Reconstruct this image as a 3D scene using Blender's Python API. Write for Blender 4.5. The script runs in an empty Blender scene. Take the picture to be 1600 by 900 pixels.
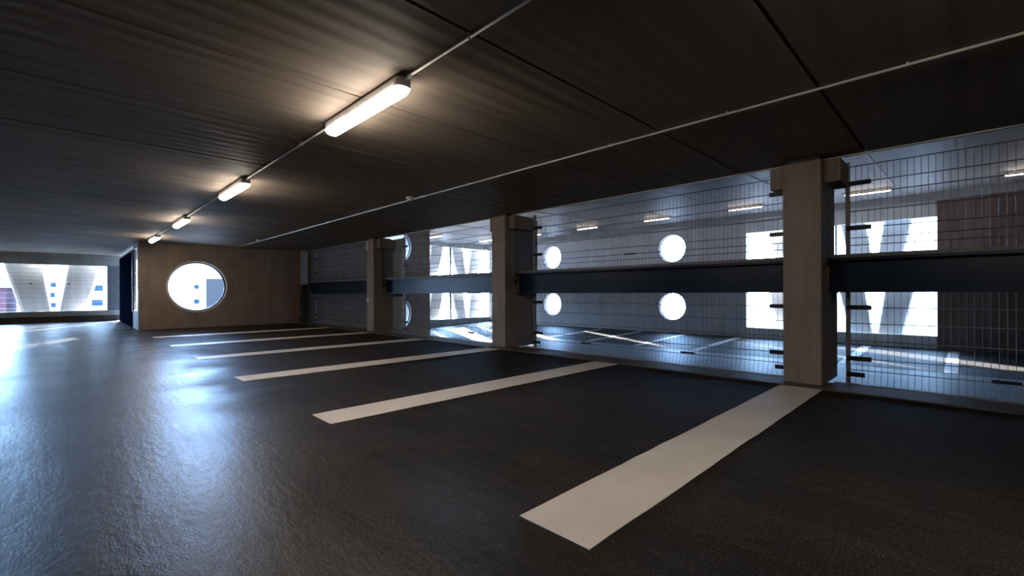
import bpy, bmesh, math, random
from mathutils import Vector, Matrix
random.seed(7)
scn = bpy.context.scene
COL = scn.collection

# ------------------------------------------------------------------ materials
def srgb(r, g, b):
    f = lambda c: (c/12.92 if c <= .04045 else ((c+.055)/1.055)**2.4)
    return (f(r/255), f(g/255), f(b/255), 1)

def base(name, rough=.6, metal=0., spec=.5):
    m = bpy.data.materials.new(name); m.use_nodes = True
    nt = m.node_tree; nt.nodes.clear()
    out = nt.nodes.new('ShaderNodeOutputMaterial')
    b = nt.nodes.new('ShaderNodeBsdfPrincipled')
    b.inputs['Roughness'].default_value = rough
    b.inputs['Metallic'].default_value = metal
    b.inputs['Specular IOR Level'].default_value = spec
    nt.links.new(b.outputs[0], out.inputs[0])
    return m, nt, b

def N(nt, t, **kw):
    n = nt.nodes.new(t)
    for k, v in kw.items():
        if k in n.inputs: n.inputs[k].default_value = v
        else: setattr(n, k, v)
    return n

def coords(nt, scale=(1, 1, 1)):
    g = nt.nodes.new('ShaderNodeNewGeometry')
    mp = nt.nodes.new('ShaderNodeMapping'); mp.inputs['Scale'].default_value = scale
    nt.links.new(g.outputs['Position'], mp.inputs['Vector'])
    return mp.outputs[0]

def noise(nt, vec, scale, detail=4., rough=.6):
    n = nt.nodes.new('ShaderNodeTexNoise')
    n.inputs['Scale'].default_value = scale; n.inputs['Detail'].default_value = detail
    n.inputs['Roughness'].default_value = rough
    nt.links.new(vec, n.inputs['Vector'])
    return n.outputs['Fac']

def ramp(nt, fac, p0, c0, p1, c1):
    r = nt.nodes.new('ShaderNodeValToRGB')
    e = r.color_ramp.elements
    e[0].position = p0; e[0].color = c0; e[1].position = p1; e[1].color = c1
    nt.links.new(fac, r.inputs[0])
    return r.outputs[0]

def mix(nt, a, b, fac, mode='MIX'):
    m = nt.nodes.new('ShaderNodeMix'); m.data_type = 'RGBA'; m.blend_type = mode
    for sock, v in ((m.inputs[0], fac), (m.inputs[6], a), (m.inputs[7], b)):
        if hasattr(v, 'is_linked') or hasattr(v, 'links'): nt.links.new(v, sock)
        else: sock.default_value = v
    return m.outputs[2]

def math_(nt, op, a, b=None):
    m = nt.nodes.new('ShaderNodeMath'); m.operation = op
    for i, v in enumerate((a, b)):
        if v is None: continue
        if hasattr(v, 'links'): nt.links.new(v, m.inputs[i])
        else: m.inputs[i].default_value = v
    return m.outputs[0]

def bump(nt, b, h, strength=.3, dist=.01, prev=None):
    n = nt.nodes.new('ShaderNodeBump')
    n.inputs['Strength'].default_value = strength; n.inputs['Distance'].default_value = dist
    nt.links.new(h, n.inputs['Height'])
    if prev is not None: nt.links.new(prev, n.inputs['Normal'])
    nt.links.new(n.outputs[0], b.inputs['Normal'])
    return n.outputs[0]

def c4(r, g, b): return (r, g, b, 1)

def plain(name, col, rough=.5, metal=0., spec=.5, var=.15, scale=6.):
    m, nt, b = base(name, rough, metal, spec)
    v = coords(nt)
    f = noise(nt, v, scale, 5)
    lo = tuple(c*(1-var) for c in col) + (1,); hi = tuple(min(1, c*(1+var)) for c in col) + (1,)
    nt.links.new(ramp(nt, f, .3, lo, .7, hi), b.inputs['Base Color'])
    return m

def mat_asphalt(name, dark, light, rough_lo=.3, rough_hi=.55, bumpy=1., coarse=0., spec=.5):
    m, nt, b = base(name, .4, 0, spec)
    v = coords(nt)
    big = noise(nt, v, .55, 4)
    fine = noise(nt, v, 95, 3, .7)
    c = ramp(nt, big, .35, dark, .7, light)
    c = mix(nt, c, ramp(nt, fine, .38, c4(.2, .2, .2), .72, c4(2.3, 2.2, 2.1)), .9, 'MULTIPLY')
    # rusty brown tint in blotches
    st = noise(nt, v, 1.7, 5)
    c = mix(nt, c, c4(.06, .042, .03), math_(nt, 'MULTIPLY', ramp(nt, st, .56, c4(0, 0, 0), .74, c4(1, 1, 1)), .5))
    # pale aggregate chips
    vo = nt.nodes.new('ShaderNodeTexVoronoi'); vo.inputs['Scale'].default_value = 105
    nt.links.new(v, vo.inputs['Vector'])
    chip = ramp(nt, vo.outputs['Distance'], .12, c4(1, 1, 1), .22, c4(0, 0, 0))
    pick = nt.nodes.new('ShaderNodeSeparateColor'); nt.links.new(vo.outputs['Color'], pick.inputs[0])
    patch = ramp(nt, noise(nt, v, 3.1, 4), .42, c4(.0, .0, .0), .66, c4(.22, .22, .22))
    thr = math_(nt, 'GREATER_THAN', math_(nt, 'ADD', pick.outputs[0], patch), .80)
    c = mix(nt, c, c4(.26, .22, .18), math_(nt, 'MULTIPLY', chip, thr))
    # long tyre-swept streaks running the length of the hall
    vs = coords(nt, (5, .28, 1))
    s = noise(nt, vs, 1.6, 5, .65)
    c = mix(nt, c, ramp(nt, s, .38, c4(.55, .55, .55), .6, c4(1.15, 1.12, 1.1)), .75, 'MULTIPLY')
    nt.links.new(c, b.inputs['Base Color'])
    r = math_(nt, 'ADD', math_(nt, 'MULTIPLY', noise(nt, v, 1.1, 5), rough_hi-rough_lo), rough_lo)
    r = math_(nt, 'ADD', r, math_(nt, 'MULTIPLY', s, .08))
    if coarse:
        # the driving aisle is polished by tyres, the parking bays keep their coarse grain
        g = nt.nodes.new('ShaderNodeNewGeometry')
        sp = nt.nodes.new('ShaderNodeSeparateXYZ'); nt.links.new(g.outputs['Position'], sp.inputs[0])
        xw = math_(nt, 'ADD', sp.outputs['X'], math_(nt, 'MULTIPLY', math_(nt, 'SUBTRACT', noise(nt, v, .9, 4), .5), 1.6))
        mr = nt.nodes.new('ShaderNodeMapRange'); mr.interpolation_type = 'SMOOTHSTEP'
        mr.inputs['From Min'].default_value = .7; mr.inputs['From Max'].default_value = 2.1
        nt.links.new(xw, mr.inputs['Value'])
        r = math_(nt, 'ADD', r, math_(nt, 'MULTIPLY', mr.outputs[0], coarse))
        nt.links.new(math_(nt, 'SUBTRACT', .17, math_(nt, 'MULTIPLY', mr.outputs[0], .09)), b.inputs['Specular IOR Level'])
    nt.links.new(r, b.inputs['Roughness'])
    p = bump(nt, b, fine, .45*bumpy, .004)
    vv = coords(nt, (1.0, .55, 1))
    p = bump(nt, b, noise(nt, vv, 9, 4), .2*bumpy, .012, p)
    p = bump(nt, b, noise(nt, vv, 24, 3), .32*bumpy, .010, p)
    bump(nt, b, s, .15*bumpy, .02, p)
    return m

def mat_paint(name, col):
    m, nt, b = base(name, .55)
    v = coords(nt)
    f = noise(nt, v, 2.2, 6)
    c = ramp(nt, f, .3, tuple(x*.86 for x in col)+(1,), .7, tuple(col)+(1,))
    sc = ramp(nt, noise(nt, coords(nt, (1.2, 14, 1)), 1.3, 4), .62, c4(1, 1, 1), .72, c4(.86, .84, .82))
    c = mix(nt, c, sc, .6, 'MULTIPLY')
    vo = nt.nodes.new('ShaderNodeTexVoronoi'); vo.inputs['Scale'].default_value = 2.6
    nt.links.new(v, vo.inputs['Vector'])
    c = mix(nt, c, c4(.12, .1, .09), ramp(nt, vo.outputs['Distance'], .016, c4(1, 1, 1), .024, c4(0, 0, 0)))
    nt.links.new(c, b.inputs['Base Color'])
    bump(nt, b, noise(nt, v, 60, 3), .12, .003)
    return m

def mat_boards(name, col, axis, rough=.5, period=.16, var=.22, bstr=.6, streak=1.):
    """board-marked concrete: streaks and fine ridges; axis = the direction across the boards"""
    m, nt, b = base(name, rough, 0, .15)
    sc = {'x': (5, .12, .12), 'y': (.12, 5, .12), 'xv': (6, .3, .25), 'yv': (.3, 6, .25)}[axis]
    v = coords(nt, sc)
    s = noise(nt, v, 1.3, 6, .6)
    lo = tuple(x*(1-var) for x in col)+(1,); hi = tuple(min(1, x*(1+var)) for x in col)+(1,)
    c = ramp(nt, s, .35, lo, .65, hi)
    blot = noise(nt, coords(nt), .9, 5)
    c = mix(nt, c, ramp(nt, blot, .3, c4(.82, .8, .78), .7, c4(1.1, 1.1, 1.1)), .7, 'MULTIPLY')
    nt.links.new(c, b.inputs['Base Color'])
    g = nt.nodes.new('ShaderNodeNewGeometry')
    sp = nt.nodes.new('ShaderNodeSeparateXYZ'); nt.links.new(g.outputs['Position'], sp.inputs[0])
    a = sp.outputs['X' if axis[0] == 'x' else 'Y']
    w = math_(nt, 'SINE', math_(nt, 'MULTIPLY', a, 2*math.pi/period))
    p = bump(nt, b, w, .35*bstr, period*.06)
    p = bump(nt, b, s, .6*bstr, .015, p)
    bump(nt, b, noise(nt, coords(nt), 30, 4), .15, .004, p)
    return m

def mat_concrete(name, col, rough=.7, var=.16):
    m, nt, b = base(name, rough, 0, .35)
    v = coords(nt)
    c = ramp(nt, noise(nt, v, 1.6, 6, .6), .3, tuple(x*(1-var) for x in col)+(1,), .7, tuple(min(1, x*(1+var)) for x in col)+(1,))
    drip = noise(nt, coords(nt, (7, 7, .35)), 1.4, 4)
    c = mix(nt, c, ramp(nt, drip, .35, c4(.8, .78, .76), .6, c4(1.06, 1.06, 1.06)), .6, 'MULTIPLY')
    nt.links.new(c, b.inputs['Base Color'])
    bump(nt, b, noise(nt, v, 26, 5), .2, .006)
    return m

def mat_emit(name, col, strength):
    m = bpy.data.materials.new(name); m.use_nodes = True
    nt = m.node_tree; nt.nodes.clear()
    out = nt.nodes.new('ShaderNodeOutputMaterial'); e = nt.nodes.new('ShaderNodeEmission')
    e.inputs[0].default_value = col; e.inputs[1].default_value = strength
    nt.links.new(e.outputs[0], out.inputs[0])
    return m

def mat_pane(name):
    m = bpy.data.materials.new(name); m.use_nodes = True
    nt = m.node_tree; nt.nodes.clear()
    out = nt.nodes.new('ShaderNodeOutputMaterial')
    t = nt.nodes.new('ShaderNodeBsdfTransparent'); t.inputs[0].default_value = (.95, .97, 1, 1)
    g = nt.nodes.new('ShaderNodeBsdfGlossy'); g.inputs['Roughness'].default_value = .03
    mx = nt.nodes.new('ShaderNodeMixShader'); mx.inputs[0].default_value = .05
    nt.links.new(t.outputs[0], mx.inputs[1]); nt.links.new(g.outputs[0], mx.inputs[2])
    nt.links.new(mx.outputs[0], out.inputs[0])
    return m

LAMP = 74.
M = dict(
    floor=mat_asphalt('asphalt', c4(.0165, .0148, .0135), c4(.038, .032, .027), .2, .4, 1., .38),
    floor_adj=mat_asphalt('asphalt_adjacent', c4(.04, .042, .047), c4(.062, .063, .066), .52, .7, .6, spec=.22),
    aisle=mat_concrete('pale_aisle', (.30, .30, .30), .55),
    line=mat_paint('line_paint', (.70, .645, .60)),
    ceiling=mat_boards('board_marked_ceiling', (.225, .188, .155), 'y', .65, .163, .19, .33),
    ceiling_adj=mat_boards('adjacent_ceiling', (.30, .30, .31), 'y', .5, .163, .12, .4),
    brown=mat_concrete('brown_wall', (.20, .15, .118), .6),
    brown_dark=mat_boards('brown_boards', (.16, .115, .105), 'yv', .6, .2, .2, .6),
    grey_boards=mat_boards('grey_boards', (.52, .51, .51), 'yv', .55, .21, .12, .7),
    column=mat_concrete('column_concrete', (.26, .205, .165), .65),
    column_grey=mat_concrete('column_grey', (.17, .16, .15), .6),
    sill=mat_concrete('pale_concrete', (.62, .64, .63), .6),
    sill_dark=mat_concrete('dark_plinth', (.16, .13, .11), .7),
    strip=mat_concrete('edge_concrete', (.085, .068, .05), .5, .3),
    leg=mat_boards('leg_concrete', (.56, .57, .58), 'x', .6, .4, .06, .2),
    white=plain('white_render', (.82, .82, .82), .7, var=.03),
    white_annex=plain('annex_render', (.055, .051, .05), .9, 0, .1, var=.03),
    pink=plain('pink_render', (.12, .055, .066), .9, 0, .1, var=.05),
    blueglass=plain('window_glass_far', (.03, .055, .085), .8, 0, .1, var=.1),
    paving=plain('paving', (.2, .2, .2), .7, var=.1, scale=.5),
    navy=plain('navy_steel', (.0045, .009, .021), .9, 0, .0),
    beam=plain('beam_paint', (.005, .016, .034), .3, 0, .26, var=.25),
    steel=plain('galvanised', (.33, .34, .35), .4, .5),
    wire=plain('wire', (.16, .16, .165), .45, .5),
    pale=plain('pale_metal', (.62, .60, .56), .4, .1),
    black=plain('black_metal', (.014, .014, .015), .4),
    greypanel=plain('grey_sheet', (.28, .31, .36), .5, .1),
    conduit=plain('white_conduit', (.66, .64, .6), .45),
    housing=plain('lamp_housing', (.8, .79, .77), .5),
    tube=mat_emit('lamp_light', (1, .88, .74, 1), LAMP),
    tube_dim=mat_emit('lamp_light_dim', (1, .80, .64, 1), LAMP*.2),
    pane=mat_pane('clear_pane'),
)

# ------------------------------------------------------------------ mesh helpers
class MB:
    def __init__(s): s.bm = bmesh.new()
    def box(s, x0, x1, y0, y1, z0, z1):
        vs = [s.bm.verts.new((x, y, z)) for x in (x0, x1) for y in (y0, y1) for z in (z0, z1)]
        for f in ((0, 1, 3, 2), (4, 6, 7, 5), (0, 4, 5, 1), (2, 3, 7, 6), (0, 2, 6, 4), (1, 5, 7, 3)):
            s.bm.faces.new([vs[i] for i in f])
        return s
    def hexa(s, p):           # 8 points in box order (x,y,z nested)
        vs = [s.bm.verts.new(q) for q in p]
        for f in ((0, 1, 3, 2), (4, 6, 7, 5), (0, 4, 5, 1), (2, 3, 7, 6), (0, 2, 6, 4), (1, 5, 7, 3)):
            s.bm.faces.new([vs[i] for i in f])
        return s
    def prism(s, pts, vec):
        """closed polygon of 3D points swept along vec"""
        a = [s.bm.verts.new(p) for p in pts]; b = [s.bm.verts.new(Vector(p)+Vector(vec)) for p in pts]
        n = len(pts)
        s.bm.faces.new(a[::-1]); s.bm.faces.new(b)
        for i in range(n): s.bm.faces.new((a[i], a[(i+1) % n], b[(i+1) % n], b[i]))
        return s
    def tube(s, pts, r, n=6):
        pts = [Vector(p) for p in pts]; rings = []
        for i, p in enumerate(pts):
            d = (pts[min(i+1, len(pts)-1)]-pts[max(i-1, 0)]).normalized()
            up = Vector((0, 0, 1)) if abs(d.z) < .9 else Vector((1, 0, 0))
            u = d.cross(up).normalized(); w = u.cross(d)
            rings.append([s.bm.verts.new(p+r*(math.cos(2*math.pi*k/n+.4)*u+math.sin(2*math.pi*k/n+.4)*w)) for k in range(n)])
        for a, b in zip(rings, rings[1:]):
            for k in range(n): s.bm.faces.new((a[k], a[(k+1) % n], b[(k+1) % n], b[k]))
        s.bm.faces.new(rings[0][::-1]); s.bm.faces.new(rings[-1])
        return s
    def disc(s, c, r, h, axis='z', n=32, r2=None):
        c = Vector(c); r2 = r if r2 is None else r2
        ax = {'x': (Vector((0, 1, 0)), Vector((0, 0, 1)), Vector((1, 0, 0))), 'y': (Vector((1, 0, 0)), Vector((0, 0, 1)), Vector((0, 1, 0))), 'z': (Vector((1, 0, 0)), Vector((0, 1, 0)), Vector((0, 0, 1)))}[axis]
        a = []; b = []
        for k in range(n):
            t = 2*math.pi*k/n; q = math.cos(t)*ax[0]+math.sin(t)*ax[1]
            a.append(s.bm.verts.new(c+r*q)); b.append(s.bm.verts.new(c+r2*q+h*ax[2]))
        s.bm.faces.new(a); s.bm.faces.new(b[::-1])
        for k in range(n): s.bm.faces.new((a[k], a[(k+1) % n], b[(k+1) % n], b[k]))
        return s
    def ring(s, c, r0, r1, d0, d1, axis, n=72):
        """round reveal: inner radius r0, outer r1, from d0 to d1 along axis"""
        c = Vector(c)
        ax = {'x': (Vector((0, 1, 0)), Vector((0, 0, 1)), Vector((1, 0, 0))), 'y': (Vector((1, 0, 0)), Vector((0, 0, 1)), Vector((0, 1, 0)))}[axis]
        R = []
        for k in range(n):
            t = 2*math.pi*k/n; q = math.cos(t)*ax[0]+math.sin(t)*ax[1]
            R.append([s.bm.verts.new(c+r*q+d*ax[2]) for r, d in ((r0, d0), (r1, d0), (r1, d1), (r0, d1))])
        for k in range(n):
            a, b = R[k], R[(k+1) % n]
            for i in range(4): s.bm.faces.new((a[i], a[(i+1) % 4], b[(i+1) % 4], b[i]))
        return s
    def wall_holes(s, axis, d0, d1, a0, a1, z0, z1, holes, n=72):
        """wall slab from d0 to d1 along axis ('x' or 'y'), spanning a0..a1 across; holes = [(a, z, r)] round openings.
        z0 / z1 may be functions of a."""
        fz0 = z0 if callable(z0) else (lambda a: z0); fz1 = z1 if callable(z1) else (lambda a: z1)
        P = (lambda a, z, d: (d, a, z)) if axis == 'x' else (lambda a, z, d: (a, d, z))
        faces = []
        for d in (d0, d1):
            bm2 = bmesh.new(); edges = []
            out = [bm2.verts.new(P(a, z, d)) for a, z in ((a0, fz0(a0)), (a1, fz0(a1)), (a1, fz1(a1)), (a0, fz1(a0)))]
            edges += [bm2.edges.new((out[i], out[(i+1) % 4])) for i in range(4)]
            for (a, z, r) in holes:
                h = [bm2.verts.new(P(a+r*math.cos(2*math.pi*k/n), z+r*math.sin(2*math.pi*k/n), d)) for k in range(n)]
                edges += [bm2.edges.new((h[i], h[(i+1) % n])) for i in range(n)]
            bmesh.ops.triangle_fill(bm2, use_beauty=True, edges=edges)
            vm = {v: s.bm.verts.new(v.co) for v in bm2.verts}
            for f in bm2.faces:
                s.bm.faces.new([vm[v] for v in f.verts])
            bm2.free()
        loops = [[(a0, fz0(a0)), (a1, fz0(a1)), (a1, fz1(a1)), (a0, fz1(a0))]]
        for (a, z, r) in holes: loops.append([(a+r*math.cos(2*math.pi*k/n), z+r*math.sin(2*math.pi*k/n)) for k in range(n)])
        for L in loops:
            for i in range(len(L)):
                (a, z), (b, y) = L[i], L[(i+1) % len(L)]
                s.bm.faces.new([s.bm.verts.new(q) for q in (P(a, z, d0), P(b, y, d0), P(b, y, d1), P(a, z, d1))])
        bmesh.ops.remove_doubles(s.bm, verts=s.bm.verts, dist=1e-5)
        return s
    def build(s, name, mat, parent=None, bevel=0., smooth=False):
        bmesh.ops.recalc_face_normals(s.bm, faces=s.bm.faces)
        me = bpy.data.meshes.new(name); s.bm.to_mesh(me); s.bm.free()
        me.materials.append(mat)
        if smooth:
            for p in me.polygons: p.use_smooth = True
        o = bpy.data.objects.new(name, me); COL.objects.link(o)
        if parent is not None: o.parent = parent
        if bevel:
            b = o.modifiers.new('bevel', 'BEVEL'); b.width = bevel; b.segments = 2; b.limit_method = 'ANGLE'
        return o

def tag(o, label=None, cat=None, group=None, kind=None):
    if label: o['label'] = label
    if cat: o['category'] = cat
    if group: o['group'] = group
    if kind: o['kind'] = kind
    return o

def thing(name, loc, label, cat, group=None):
    o = bpy.data.objects.new(name, None); COL.objects.link(o); o.location = loc
    return tag(o, label, cat, group)

def struct(o): o['kind'] = 'structure'; return o

def copy_thing(root, loc, label, group=None):
    r = root.copy(); COL.objects.link(r); r.location = loc; r['label'] = label
    if group: r['group'] = group
    for ch in root.children:
        c = ch.copy(); COL.objects.link(c); c.parent = r
        for g in ch.children:
            d = g.copy(); COL.objects.link(d); d.parent = c
    return r

# ------------------------------------------------------------------ measurements
H = 2.57                                  # clear height of the hall
XL, XE = -10.5, 6.2                       # left wall, open edge of the hall's slab
YB, YW, YF = -9.0, 16.9, 24.0             # back, brown wall, facade
XS = 1.52                                 # side wall beside the light well
XA0, XA1 = 6.9, 21.5                      # adjacent split-level decks
SL = .031
zlo = lambda x: -1.42+SL*(x-XA0)          # lower deck floor
zup = lambda x: 1.43+SL*(x-XA0)           # upper deck floor
zce = lambda x: 4.00+SL*(x-XA0)           # upper deck ceiling
XW = 11.6                                 # end of the adjacent end wall

# ------------------------------------------------------------------ setting: hall
f = MB().prism([(XL, YB, 0), (XE, YB, 0), (XE, YW+.3, 0), (XS, YW+.3, 0), (XS, YF+1.3, 0), (XL, YF+1.3, 0)], (0, 0, -.28))
struct(f.build('floor', M['floor']))
# ceiling of long planks with V joints between them, one continuous soffit
prof = []; g = .014; y = .772-8*1.269
ys = [YB]
j = .772-7*1.269
while j < YF+1.2:
    ys.append(j); j += 1.269
prof.append((YB, H))
for q in ys[1:]:
    prof += [(q-g, H), (q-g*.6, H+.03), (q+g*.6, H+.03), (q+g, H)]
prof.append((YF+1.3, H))
prof += [(YF+1.3, H+.28), (YB, H+.28)]
struct(MB().prism([(XL, a, b) for a, b in prof], (XE-XL, 0, 0)).build('ceiling', M['ceiling']))
struct(MB().box(XL-.3, XL, YB, YF, -.28, H+.28).build('wall_left', M['brown']))
struct(MB().box(XL-.3, XA1+.3, YB-.3, YB, -1.9, 4.7).build('wall_back', M['brown']))
# brown wall with the round window, and the side wall beside the light well
CW = (2.96, 1.275, .785)
struct(MB().wall_holes('y', YW, YW+.26, XS, XE+.02, 0, H, [CW]).build('wall_brown', M['brown']))
struct(MB().box(XS, XS+.12, YW+.26, YW+1.42, 0, .55).box(XS, XS+.12, YW+.26, YW+1.42, 2.42, H).build('wall_side', M['sill']))
w1 = struct(MB().ring((CW[0], YW+.12, CW[1]), CW[2]-.05, CW[2]+.002, 0, .06, 'y').build('window_1', M['black']))
MB().disc((CW[0], YW+.13, CW[1]), CW[2]-.03, .012, 'y', 72).build('pane', M['pane'], w1)
MB().ring((CW[0], YW-.006, CW[1]), CW[2]-.012, CW[2]+.012, 0, .12, 'y').build('liner', M['pale'], w1)
# joint grooves in the brown wall are shallow pressed strips
struct(MB().box(5.66, 5.672, YW-.004, YW, .02, H-.01).build('trim_1', M['brown_dark']))
# steel door leaf folded against the side of the light well
d1 = struct(MB().box(XS, XS+.06, YW+1.42, YF-.85, .0, 2.40).build('door_1', M['navy']))
MB().box(XS-.015, XS+.08, YW+1.42, YF-.85, 2.405, 2.45).build('door_track', M['pale'], d1)
MB().box(XS-.02, XS-.0, YW+1.42, YW+1.52, .5, 2.40).build('door_edge', M['greypanel'], d1)
# slot of wired glass between door and brown wall
w2 = struct(MB().box(XS+.02, XS+.08, YW+1.36, YW+1.42, .55, 2.42).box(XS+.02, XS+.08, YW+.26, YW+.3, .55, 2.42).build('window_2', M['pale']))
b = MB()
for z in (.8, 1.25, 1.7, 2.1): b.box(XS+.03, XS+.06, YW+.3, YW+1.36, z-.014, z+.014)
b.build('glazing_bar', M['black'], w2)
MB().box(XS+.045, XS+.05, YW+.3, YW+1.36, .55, 2.42).build('pane', M['pane'], w2)
# facade at the far end of the aisle
struct(MB().box(XL, XS+.1, YF, YF+.25, .22, .42).build('wall_front', M['sill'], bevel=.01))
struct(MB().box(XL, XS+.1, YF+.04, YF+.25, 0, .22).build('baseboard_front', M['sill_dark']))
struct(MB().box(XL, XS+.1, YF, YF+.25, 2.16, 2.37).box(XL, XS+.1, YF+.03, YF+.25, 2.37, H).build('wall_lintel', M['sill']))
pz = MB().box(1.21, XS+.06, YF-.02, YF+.25, .42, 2.16)
struct(pz.build('wall_pier', M['greypanel'], bevel=.008))
for z in (.55, 1.2, 1.72):
    struct(MB().box(1.20, XS+.06, YF-.035, YF-.02, z-.012, z+.012).build('trim_pier', M['steel']))
struct(MB().box(XL, -8.0, YF, YF+.25, .42, 2.16).build('wall_front_added', M['sill']))  # unseen solid stretch, added to narrow the window and cut its blue daylight
# slab edge and ceiling edge trims along the open side
struct(MB().box(5.74, XE, YB, YW, .0, .012).build('trim_floor_edge', M['strip']))
struct(MB().box(XE-.01, XE+.03, YB, YW, H-.012, H+.012).build('trim_ceiling_edge', M['pale']))
struct(MB().box(XE-.3, XE-.02, YB, YW, H+.28, 4.4).build('wall_over_added', M['column_grey']))  # unseen closing wall, added to keep sky light from leaking in above the slab
struct(MB().box(XE-.3, XE-.02, YB, YW, -2.2, -.28).build('wall_under', M['column_grey']))

# ------------------------------------------------------------------ setting: adjacent decks
def slab(name, top, bot, x0, x1, y0, y1, mat):
    return struct(MB().prism([(x0, y0, top(x0)), (x1, y0, top(x1)), (x1, y0, bot(x1)), (x0, y0, bot(x0))], (0, y1-y0, 0)).build(name, mat))
# L-shaped decks: behind the end wall they stop at the light well
def deck(name, top, t, mat, x0=XA0):
    pts = [(x0, YB), (XA1+1.3, YB), (XA1+1.3, YF+1.3), (XW, YF+1.3), (XW, YW+.26), (x0, YW+.26)]
    b = MB()
    a = [b.bm.verts.new((x, y, top(x))) for x, y in pts]; c = [b.bm.verts.new((x, y, top(x)+t)) for x, y in pts]
    b.bm.faces.new(a); b.bm.faces.new(c[::-1])
    for i in range(6): b.bm.faces.new((a[i], a[(i+1) % 6], c[(i+1) % 6], c[i]))
    return struct(b.build(name, mat))
deck('floor_lower_deck', zlo, -.28, M['floor_adj'], XE-.3)
deck('floor_upper_deck', zup, -.28, M['ceiling_adj'])
deck('ceiling_upper_deck', zce, .3, M['ceiling_adj'], XE-.3)
slab('floor_lower_aisle', lambda x: zlo(x)+.006, lambda x: zlo(x)-.02, XE-.28, 16.45, YB, YW, M['aisle'])
# cast ribs under the upper ceiling where the planks meet
for k in range(-4, 11):
    yy = 1.6+k*2.54
    if yy < YB or yy > YF: continue
    x0 = XE if yy < YW else XW
    b = MB().prism([(x0, yy-.02, zce(x0)), (XA1, yy-.02, zce(XA1)), (XA1, yy-.02, zce(XA1)-.018), (x0, yy-.02, zce(x0)-.018)], (0, .04, 0))
    struct(b.build('trim_ceiling_joint', M['greypanel']))
HOLES = [(18.12, .335, .69), (10.35, .335, .69), (18.12, 3.235, .69), (10.35, 3.235, .69)]
struct(MB().wall_holes('x', XA1, XA1+.26, 6.9, YF, zlo(XA1)-.02, zce(XA1), HOLES).build('wall_far', M['grey_boards']))
for k, (a, z, r) in enumerate(HOLES):
    w = struct(MB().ring((XA1+.1, a, z), r-.035, r+.002, 0, .05, 'x').build('window_%d' % (k+3), M['steel']))
    MB().disc((XA1+.12, a, z), r-.03, .01, 'x', 64).build('pane', M['pane'], w)
# window band of the far wall with sill, lintel and mullion
for nm, z0, z1 in (('lower', zlo(XA1)-.02, -.52), ('middle', 1.12, 2.28), ('upper', 3.66, zce(XA1))):
    struct(MB().box(XA1, XA1+.26, .72, 6.9, z0, z1).build('wall_far_'+nm, M['sill']))
struct(MB().box(XA1-.04, XA1+.26, YB, .72, zlo(XA1)-.02, zce(XA1)).build('wall_far_brown', M['brown_dark']))
struct(MB().box(XA1-.32, XA1-.04, YB, YF, zce(XA1)-.26, zce(XA1)).build('wall_downstand', M['ceiling_adj']))
for k, yy in enumerate((3.62,)):
    struct(MB().box(XA1+.05, XA1+.12, yy-.03, yy+.03, -.52, 1.12).box(XA1+.05, XA1+.12, yy-.03, yy+.03, 2.28, 3.66).build('trim_mullion', M['steel']))
# end wall with two round windows, one above the other
EH = [(9.92, .20, .71), (9.92, 3.02, .71)]
struct(MB().wall_holes('y', YW, YW+.26, XE+.02, XW, -1.7, lambda x: zce(x), EH).build('wall_end', M['brown']))
for k, (a, z, r) in enumerate(EH):
    w = struct(MB().ring((a, YW+.12, z), r-.035, r+.002, 0, .05, 'y').build('window_%d' % (k+7), M['steel']))
    MB().disc((a, YW+.145, z), r-.03, .01, 'y', 64).build('pane', M['pane'], w)
    MB().ring((a, YW-.004, z), r, r+.03, 0, .02, 'y').build('trim_ring', M['sill'], w)
struct(MB().box(XW-.25, XW, YW+.26, YF+.25, -1.7, 4.4).build('wall_well', M['brown']))
# facade of the adjacent decks
for nm, z0, z1 in (('lower', -1.35, -.66), ('middle', 1.10, 2.16), ('upper', 4.08, 4.5)):
    struct(MB().box(XW, XA1+.26, YF, YF+.25, z0, z1).build('wall_front_'+nm, M['sill']))

# ------------------------------------------------------------------ columns
def make_column(y, label):
    r = thing('concrete_column', (0, y, 0), label, 'column', 'columns along the open edge of the parking hall')
    hw = .19
    MB().box(5.95, 6.22, -hw, hw, 0, H-.045).build('shaft', M['column'], r, bevel=.012)
    MB().box(6.22, 6.92, -hw+.045, hw-.045, 1.30, H-.045).build('web', M['column_grey'], r, bevel=.008)
    # thicker foot with a sloping shoulder that carries the beam end
    MB().prism([(6.22, -hw, 0), (6.80, -hw, 0), (6.80, -hw, 1.03), (6.92, -hw, 1.03), (6.92, -hw, 1.5), (6.66, -hw, 1.5), (6.22, -hw, 1.17)], (0, 2*hw, 0)).build('foot', M['column'], r, bevel=.01)
    for s in (-1, 1):
        a, c = sorted((s*(hw+.001), s*.35))
        b = MB().box(6.05, 6.56, a, c, 2.27, H-.045)
        o = b.build('corbel', M['column'], r, bevel=.01)
        MB().box(6.045, 6.05, a+.11 if s > 0 else a+.04, c-.04 if s > 0 else c-.11, 2.28, H-.055).build('joint', M['column_grey'], o)
    MB().box(6.0, 6.5, -.16, .16, H-.045, H).build('bearing_pad', M['black'], r)
    return r
for y, lab in ((1.32, 'beige concrete column with corbels at the end of the nearest white bay line'),
               (6.37, 'beige concrete column with corbels between the blue-lit beam and the long black beam'),
               (11.52, 'brown concrete column beside the closed bay next to the brown wall')):
    make_column(y, lab)

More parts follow.
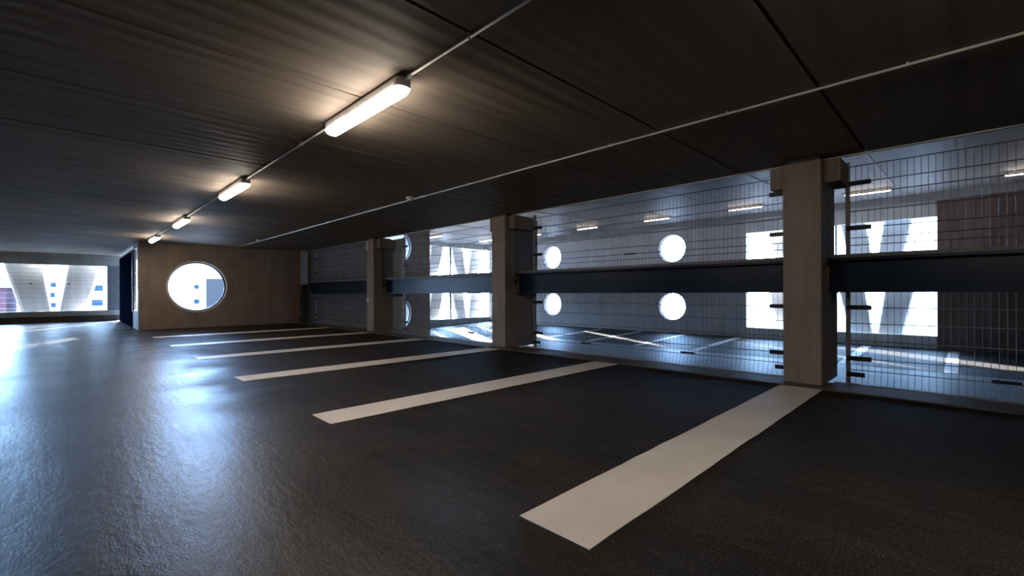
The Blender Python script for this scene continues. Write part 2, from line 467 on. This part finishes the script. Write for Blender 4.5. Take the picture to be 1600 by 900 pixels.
# ------------------------------------------------------------------ steel beams between the columns
def make_beam(y0, y1, label, mat):
    r = thing('steel_beam', (0, (y0+y1)/2, 1.235), label, 'beam', 'steel beams across the column bays')
    h = (y1-y0)/2
    MB().box(6.31, 6.33, -h, h, -.175, .165).build('web', mat, r)
    MB().box(6.21, 6.43, -h-.03, h+.03, .165, .195).build('flange', mat, r)
    MB().box(6.21, 6.43, -h, h, -.195, -.175).build('flange', mat, r)
    e = MB().box(6.235, 6.26, -h-.02, h+.02, .195, .235).build('edge_strip', M['column_grey'], r)
    e['label'] = 'pale steel strip on top of the beam'
    for s in (-1, 1):
        MB().box(6.30, 6.42, s*h-.015, s*h+.015, -.175, .165).build('end_plate', mat, r)
    return r
make_beam(-3.5, 1.09, 'long black steel beam right of the nearest concrete column', M['beam'])
make_beam(1.55, 6.13, 'long black steel beam spanning the bay with wire mesh and round windows behind', M['beam'])
make_beam(6.61, 11.28, 'steel beam with blue-lit web in front of white slanted columns', M['beam'])
make_beam(11.76, 16.60, 'short black beam in the closed bay beside the brown wall', M['beam'])

# ------------------------------------------------------------------ welded mesh panels
XM = 6.52
ZS = [(-.06, -.075), (.14, 0), (.275, 0), (.48, 0), (.68, 0), (.865, 0), (1.05, 0), (1.25, 0), (1.42, -.07), (1.585, 0), (1.67, 0), (1.785, 0), (1.98, 0), (2.18, 0), (2.31, 0), (2.5, 0)]
def make_mesh(y0, y1, infill0, infill1, label):
    r = thing('mesh_panel', (XM, (y0+y1)/2, -.06), label, 'fence', 'welded wire mesh panels behind the beams')
    h = (y1-y0)/2; P = lambda y, z, dx=0: (dx, y, z+.06)
    b = MB(); a0, a1 = -h+infill0, h-infill1
    n = int((a1-a0)/.056); 
    for k in range(n+1):
        y = a0+(a1-a0)*k/n
        b.tube([P(y, z, dx) for z, dx in ZS], .0026, 4)
    for z, dx in ZS: b.tube([P(a0, z, dx-.006), P(a1, z, dx-.006)], .0055, 4)
    b.build('wire_grid', M['wire'], r)
    for yy in (a0-.02, a1+.02):
        MB().box(-.02, .03, yy-.02, yy+.02, 0, 2.62).build('post', M['steel'], r)
    for yy, s in ((a0, 1), (a1, -1)):
        for z in (.09, .275, .865, 1.785, 2.30):
            L = .20 if z > .1 else .14
            q = sorted((yy-s*.03, yy+s*L))
            MB().box(-.045, -.015, q[0], q[1], z+.06-.026, z+.06+.026).build('clamp', M['black'], r, bevel=.004)
    for z, yy in ((.16, a0+(a1-a0)*.30), (.16, a0+(a1-a0)*.72), (1.67, a0+(a1-a0)*.52)):
        MB().box(-.03, -.008, yy-.10, yy+.10, z+.06-.013, z+.06+.013).build('splice', M['black'], r)
    MB().box(-.10, -.05, -h, h, -.01, .05).build('bottom_rail', M['steel'], r)
    for a, c, w in ((-h, a0-.045, infill0), (a1+.045, h, infill1)):
        if w > .3:
            o = MB().box(.0, .02, a, c, .12, 1.02).build('infill_plate', M['greypanel'], r); o['label'] = 'grey sheet plate beside the column'
            MB().box(.0, .02, a, c, 1.55, 2.6).build('infill_plate', M['greypanel'], r)
make_mesh(-3.5, 1.10, .06, .14, 'wire mesh panel right of the nearest concrete column with black clamps')
make_mesh(1.54, 6.14, .06, .22, 'wide wire mesh panel in front of the grey wall with round windows')
make_mesh(6.60, 11.30, .06, .62, 'wire mesh panel behind the blue-lit beam before white slanted columns')
make_mesh(11.74, 16.78, .06, .06, 'wire mesh panel in the closed bay beside the brown wall')

# black cable cover in the corner between brown wall and mesh
r = thing('cable_cover', (6.10, 16.72, 0), 'black upright cable cover in the corner of the brown wall', 'cover')
MB().box(-.10, .10, -.12, .12, .12, 1.36).build('body', M['black'], r, bevel=.01)
MB().box(-.13, .11, -.13, .13, 0, .20).build('shoe', M['black'], r, bevel=.02)
MB().box(-.112, -.10, -.07, .05, .30, .345).build('tag', M['pale'], r)
MB().box(-.15, -.10, -.13, .02, .58, .61).build('strap', M['steel'], r)
MB().box(-.09, .09, -.10, .10, 1.36, 2.57).build('upper_post', M['greypanel'], r)
# white fittings on the brown column
r = thing('wall_socket', (5.95, 11.60, .86), 'small white fitting halfway up the brown column', 'fitting')
MB().box(-.03, 0, -.05, .05, -.06, .06).build('plate', M['conduit'], r, bevel=.008)
MB().disc((-.03, 0, 0), .03, -.025, 'x', 16).build('knob', M['conduit'], r)
r = thing('wall_hook', (5.95, 11.66, 2.36), 'small white bracket at the top of the brown column', 'fitting')
MB().box(-.025, 0, -.03, .03, -.12, .12).build('plate', M['conduit'], r, bevel=.006)
MB().tube([(-.02, 0, -.05), (-.06, 0, -.07), (-.06, 0, -.02)], .008, 8).build('hook', M['conduit'], r)

# ------------------------------------------------------------------ painted bay lines
def line(x0, x1, y0, y1, label, group, zf=lambda x: 0.):
    e = .004
    n = 24; top = []; 
    b = MB(); rows = []
    for k in range(n+1):
        x = x0+(x1-x0)*k/n
        j0, j1 = (random.uniform(-.004, .004) for _ in range(2))
        rows.append([b.bm.verts.new((x, y, zf(x)+z)) for y, z in ((y0+j0, -.002), (y0+j0, e), (y1+j1, e), (y1+j1, -.002))])
    for p, q in zip(rows, rows[1:]):
        for i in range(4): b.bm.faces.new((p[i], p[(i+1) % 4], q[(i+1) % 4], q[i]))
    b.bm.faces.new(rows[0]); b.bm.faces.new(rows[-1][::-1])
    return tag(b.build('parking_line', M['line']), label, 'parking line', group)
G = 'white bay lines on the hall floor'
ords = ['broad white bay line closest by, ending at the first concrete column', 'second white bay line from the largest one, on black asphalt',
        'third white bay line from the largest one, ending at the second column', 'fourth white bay line from the largest one, starting in the floor glare',
        'fifth white bay line from the largest one, ending at the brown column', 'last thin white bay line just in front of the brown wall']
for k, lab in enumerate(ords):
    y = 1.085+2.5*k
    line(1.51, 5.72, y, y+.397, lab, G)
G2 = 'white bay lines on the lower deck'
for y, lab in ((.30, 'pale bay line on the lower deck in front of the dark brown boards'), (2.62, 'bay line on the lower deck below the window beside the first column'),
               (7.15, 'bay line on the lower deck ending at the window edge'), (9.53, 'bay line on the lower deck under the round window nearest the column'),
               (11.92, 'bay line on the lower deck between the two round windows'), (14.3, 'bay line on the lower deck nearest the bright round window')):
    line(16.6, 21.2, y-.14, y+.14, lab, G2, zlo)

# ------------------------------------------------------------------ ceiling lamps
def make_lamp(loc, label, group, L=1.22, mat='tube'):
    r = thing('ceiling_lamp', loc, label, 'lamp', group)
    h = L/2
    # shallow tray with rounded ends
    def stadium(w, hl, z, n=8):
        pts = []
        for s in (1, -1):
            for k in range(n+1):
                t = -math.pi/2+math.pi*k/n
                pts.append((s*-w*math.sin(t), s*(hl-w*.5+w*.5*math.cos(t)), z))
        return pts
    MB().prism(stadium(.056, h+.02, -.018), (0, 0, -.062)).build('housing', M['housing'], r)
    b = MB()
    # diffuser: half-round trough with tapered ends
    rings = []
    for y, s in ((-h, .25), (-h+.015, .75), (-h+.05, 1), (h-.05, 1), (h-.015, .75), (h, .25)):
        rings.append([b.bm.verts.new((.061*s**.4*math.cos(math.pi*k/10), y, -.0805-.05*s*math.sin(math.pi*k/10))) for k in range(11)])
    for p, q in zip(rings, rings[1:]):
        for k in range(10): b.bm.faces.new((p[k], p[k+1], q[k+1], q[k]))
        b.bm.faces.new((p[0], q[0], q[10], p[10]))
    b.bm.faces.new(rings[0]); b.bm.faces.new(rings[-1][::-1])
    b.build('diffuser', M[mat], r, smooth=False)
    for s in (-1, 1):
        MB().box(-.02, .02, s*h*.6-.02, s*h*.6+.02, -.022, 0).build('mounting', M['steel'], r)
        MB().tube([(0, s*(h+.02), -.04), (0, s*(h+.09), -.026)], .014, 8).build('cable_gland', M['conduit'], r)
    return r
XLMP = 1.69; LY = [3.38, 7.25, 11.25, 15.1]
LG = 'lit tube lamps along the hall ceiling'
l0 = make_lamp((XLMP, LY[0], H), 'largest lit tube lamp on the hall ceiling, nearest of its row', LG)
for y, lab in zip(LY[1:], ('second lit tube lamp along the ceiling conduit', 'third lit tube lamp along the ceiling conduit', 'farthest small lit tube lamp just before the brown wall')):
    copy_thing(l0, (XLMP, y, H), lab)
copy_thing(l0, (XLMP, LY[0]-3.95, H), 'lit tube lamp of the hall row over the viewer, out of the picture')
AG = 'lit tube lamps on the upper adjacent ceiling'; l1 = None
for (x, y), lab in (((18.6, 13.4), 'lit lamp beyond the mesh above the grey wall between both round windows'), ((18.6, 9.65), 'lit lamp beyond the mesh above the round window nearest the column'),
                    ((18.6, 6.0), 'lit lamp beyond the mesh beside the first concrete column'), ((18.6, 2.28), 'lit lamp beyond the mesh above the window right of the first column'),
                    ((18.6, -1.35), 'lit lamp beyond the mesh at the edge above the dark brown boards'), ((18.6, 17.1), 'lit lamp beyond the mesh just beside the second concrete column'),
                    ((18.5, 20.9), 'lit lamp above white slanted columns, partly behind the second column'), ((14.5, 20.6), 'lit lamp above white slanted columns next to the end wall')):
    o = copy_thing(l1, (x, y, zce(x)), lab, AG) if l1 else make_lamp((x, y, zce(x)), lab, AG, 1.2, 'tube_dim')
    l1 = l1 or o
    o.rotation_euler = (0, -math.atan(SL), 0)

# ------------------------------------------------------------------ conduits and detectors
def conduit(x, y0, y1, z, label, rr=.0085, extra=None):
    r = thing('ceiling_conduit', (x, (y0+y1)/2, z), label, 'conduit', 'white conduits on the ceiling')
    h = (y1-y0)/2
    pts = [(0, -h, 0), (0, h, 0)]
    if extra: pts = extra+pts
    MB().tube(pts, rr, 8).build('pipe', M['conduit'], r, smooth=True)
    n = max(1, int((y1-y0)/1.1))
    for k in range(n):
        yy = -h+2*h*(k+.5)/n
        MB().box(-.013, .013, yy-.006, yy+.006, -.0105, H-z-.0005).build('clip', M['conduit'], r)
    return r
zc = H-.016
e = .61+.085
seg = [(LY[0]-3.95+e, LY[0]-e, 'white conduit on the ceiling running to the largest lamp from overhead')]
names = ['white conduit between the largest and second lamp', 'white conduit between the second and third lamp', 'short white conduit between the third and farthest lamp']
for a, b_, lab in zip(LY, LY[1:], names): seg.append((a+e, b_-e, lab))
for a, b_, lab in seg: conduit(XLMP, a, b_, zc-.01, lab)
conduit(3.98, -.30, YW, zc, 'long white conduit crossing the ceiling above the bay lines to the brown wall', .0095)
def cross_conduit():
    r = thing('ceiling_conduit', (3.98, -.30, zc), 'dark branch conduit turning off the long ceiling conduit at its near end', 'conduit', 'white conduits on the ceiling')
    MB().tube([(0, .0, 0), (0, -.06, 0), (.04, -.10, 0), (2.15, -.10, 0)], .012, 8).build('pipe', M['greypanel'], r, smooth=True)
    MB().box(-.03, .03, -.03, .03, -.02, .015).build('elbow_box', M['conduit'], r, bevel=.006)
cross_conduit()
def detector(x, y, label):
    r = thing('smoke_detector', (x, y, H), label, 'smoke detector', 'detectors on the ceiling conduit')
    MB().disc((0, 0, 0), .062, -.022, 'z', 24).build('base', M['conduit'], r)
    MB().disc((0, 0, -.022), .052, -.034, 'z', 24, .034).build('head', M['conduit'], r)
    MB().disc((0, 0, -.0561), .012, -.006, 'z', 12).build('sensor', M['steel'], r)
detector(3.90, 6.22, 'white smoke detector midway along the long ceiling conduit')
detector(3.90, 14.1, 'small far smoke detector on the conduit near the brown wall')

# ------------------------------------------------------------------ slanted facade legs
LEGG = 'slanted white facade columns'
def leg(p, z0, z1, s, label, axis='y', d=24.66, k=1.):
    """leg of a V whose foot is at p; s = side it leans to"""
    b0, b1, t0, t1 = .04*k, .82*k, .40*k, 1.42*k
    zb, zt = z0, z1
    r = []
    for a, z in ((b0, zb), (b1, zb), (t1, zt), (t0, zt)):
        a = p+s*a
        r.append((a, d, z) if axis == 'y' else (d, a, z))
    v = (0, .5, 0) if axis == 'y' else (.5, 0, 0)
    o = MB().prism(r, v).build('slanted_column', M['leg'], bevel=.11)
    return tag(o, label, 'column', LEGG)
leg(-.25, .0, H, -1, 'broad slanted column in the far hall window, leaning away from the door')
leg(-.25, .0, H, 1, 'slanted column in the far hall window nearest the navy door')
leg(-3.64, .0, H, -1, 'outermost slanted column of the far hall window, leaning outwards')
leg(-3.64, .0, H, 1, 'slanted column at the outer end of the far hall window')
for j, nm in ((16.70, 'beside the end wall'), (20.09, 'near the corner')):
    for s, sn in ((-1, 'leaning towards the end wall'), (1, 'leaning towards the corner')):
        leg(j, -1.1, 1.38, s, 'slanted column below the beam %s, %s' % (nm, sn))
        leg(j, 1.86, 4.3, s, 'slanted column above the beam %s, %s' % (nm, sn))
for j, nm in ((2.5, 'right of the first column'), (5.1, 'hidden partly by the first column')):
    for s, sn in ((-1, 'leaning to the brown boards'), (1, 'leaning to the grey wall')):
        leg(j, -.96, 1.6, s, 'slanted leg in the lower window %s, %s' % (nm, sn), 'x', 22.2, .88)
        leg(j, 1.9, 4.45, s, 'slanted leg in the upper window %s, %s' % (nm, sn), 'x', 22.2, .88)
# wire rails across the far hall window
r = thing('wire_railing', (XL, YF+.12, .42), 'thin horizontal wires across the far hall window', 'railing')
b = MB()
for z in (.12, .32, .5, .68, .86, 1.02, 1.16, 1.28, 1.42, 1.58): b.tube([(0, 0, z), (11.7, 0, z)], .006, 4)
b.build('wires', M['steel'], r)
for x in (9.62, 10.62):
    MB().box(x-.04, x+.04, -.02, .02, 1.0, 1.04).build('clamp', M['black'], r)
for x in (.05, 5.8): MB().box(x-.02, x+.02, .02, .05, 0, 1.74).build('post', M['steel'], r)
# wires across the openings of the adjacent facade
for z0, nm in ((-.66, 'lower'), (2.16, 'upper')):
    r = thing('wire_railing', (XW, YF+.12, z0), 'thin horizontal wires across the %s window band with slanted columns' % nm, 'railing')
    b = MB()
    for k in range(9): b.tube([(0, 0, .12+.2*k), (XA1-XW, 0, .12+.2*k)], .008, 4)
    b.build('wires', M['steel'], r)
    MB().box(6.55, 6.63, -.03, .05, 0, 1.76 if z0 < 0 else 1.92).build('post', M['black'], r)

# ------------------------------------------------------------------ outside
struct(MB().box(-150, 260, -60, 320, -4.9, -4.5).build('ground_outside', M['paving']))
def building(name, x0, x1, y0, y1, z1, mat, label, wins, face='y', round_=False, extra=None):
    r = thing(name, ((x0+x1)/2, y0, -4.5), label, 'building')
    cx = (x0+x1)/2
    MB().box(x0-cx, x1-cx, 0, y1-y0, 0, z1+4.5).build('wall', mat, r)
    MB().box(x0-cx-.15, x1-cx+.15, -.2, y1-y0, z1+4.5, z1+4.75).build('roof_edge', M['greypanel'], r)
    for (x, z, w, h) in wins:
        b = MB()
        if round_: b.disc((x-cx, -.06, z+4.5), w, .1, 'y', 32)
        else: b.box(x-w/2-cx, x+w/2-cx, -.06, .02, z-h/2+4.5, z+h/2+4.5)
        b.build('window', M['blueglass'], r)
    if extra: extra(r, cx)
    return r
def annex(r, cx):
    o = MB().box(18.8-cx, 21.5-cx, -1.5, 0, 0, 4.5+3.85).build('annex', M['white_annex'], r); o['label'] = 'greyish annex block at the foot of the white house'
building('street_house', 14.0, 44, 100, 112, 6.6, M['white'], 'white house with two small round windows seen through the round wall window', [(17.3, 2.35, .40, 0), (17.3, -.35, .46, 0)], round_=True, extra=annex)
building('street_house', -1.9, 3.6, 45, 58, 16, M['white'], 'white house with small square windows behind the far slanted columns',
         [(1.72, 1.5, .6, .40), (1.72, .42, .6, .42), (-.55, 1.72, .26, .32), (-.58, 1.02, .22, .32), (-.56, .30, .26, .30)])
building('street_house', -9, -2.77, 45, 55, 1.5, M['pink'], 'pink house at the outer end of the far hall window', [(-5, 0, 1, 1)])
building('street_house', 17.2, 26, 47, 48.5, 18, M['white'], 'unseen tall block added to keep sun off the round wall window', [])  # no real house: added out of view as a sun blocker for the round window

# ------------------------------------------------------------------ light
w = bpy.data.worlds.new('World'); scn.world = w; w.use_nodes = True
nt = w.node_tree; nt.nodes.clear()
out = nt.nodes.new('ShaderNodeOutputWorld'); bg = nt.nodes.new('ShaderNodeBackground')
bg.inputs[0].default_value = (.34, .60, 1.0, 1)
# hazy morning sky, brightest around the low sun
tc = nt.nodes.new('ShaderNodeTexCoord')
dp = nt.nodes.new('ShaderNodeVectorMath'); dp.operation = 'DOT_PRODUCT'; dp.inputs[1].default_value = (.43, .88, .19)
nt.links.new(tc.outputs['Generated'], dp.inputs[0])
q = math_(nt, 'MULTIPLY', math_(nt, 'ADD', dp.outputs['Value'], 1.), .5)
q = math_(nt, 'POWER', q, 8.)
nt.links.new(math_(nt, 'ADD', math_(nt, 'MULTIPLY', q, 118.), 14.), bg.inputs[1])
nt.links.new(bg.outputs[0], out.inputs[0])
sd = bpy.data.lights.new('sun', 'SUN'); sd.energy = 100; sd.angle = math.radians(.6); sd.color = (1, .95, .88)
so = bpy.data.objects.new('sun', sd); COL.objects.link(so)
el = math.radians(10.5)
d = Vector((-.44*math.cos(el), -.898*math.cos(el), -math.sin(el)))
so.rotation_euler = d.to_track_quat('-Z', 'Y').to_euler()

# ------------------------------------------------------------------ camera
cd = bpy.data.cameras.new('camera'); co = bpy.data.objects.new('camera', cd); COL.objects.link(co)
cd.sensor_fit = 'HORIZONTAL'; cd.sensor_width = 36; cd.lens = 36*704.93/1600
cd.shift_y = 7.4755/1600
cd.clip_start = .05; cd.clip_end = 1000
yaw = math.radians(44.775)
co.matrix_world = Matrix.Translation((0, 0, 1.048)) @ Matrix.Rotation(-yaw, 4, 'Z') @ Matrix.Rotation(math.radians(90), 4, 'X') @ Matrix.Rotation(math.radians(-.2), 4, 'Z')
scn.camera = co

scn.view_settings.view_transform = 'Standard'
scn.view_settings.look = 'None'
scn.view_settings.gamma = 1
scn.view_settings.use_curve_mapping = False
scn.view_settings.exposure = 0
scn.cycles.use_denoising = True
scn.cycles.max_bounces = 8
scn.cycles.sample_clamp_indirect = 8
scn.cycles.caustics_reflective = False
scn.cycles.caustics_refractive = False
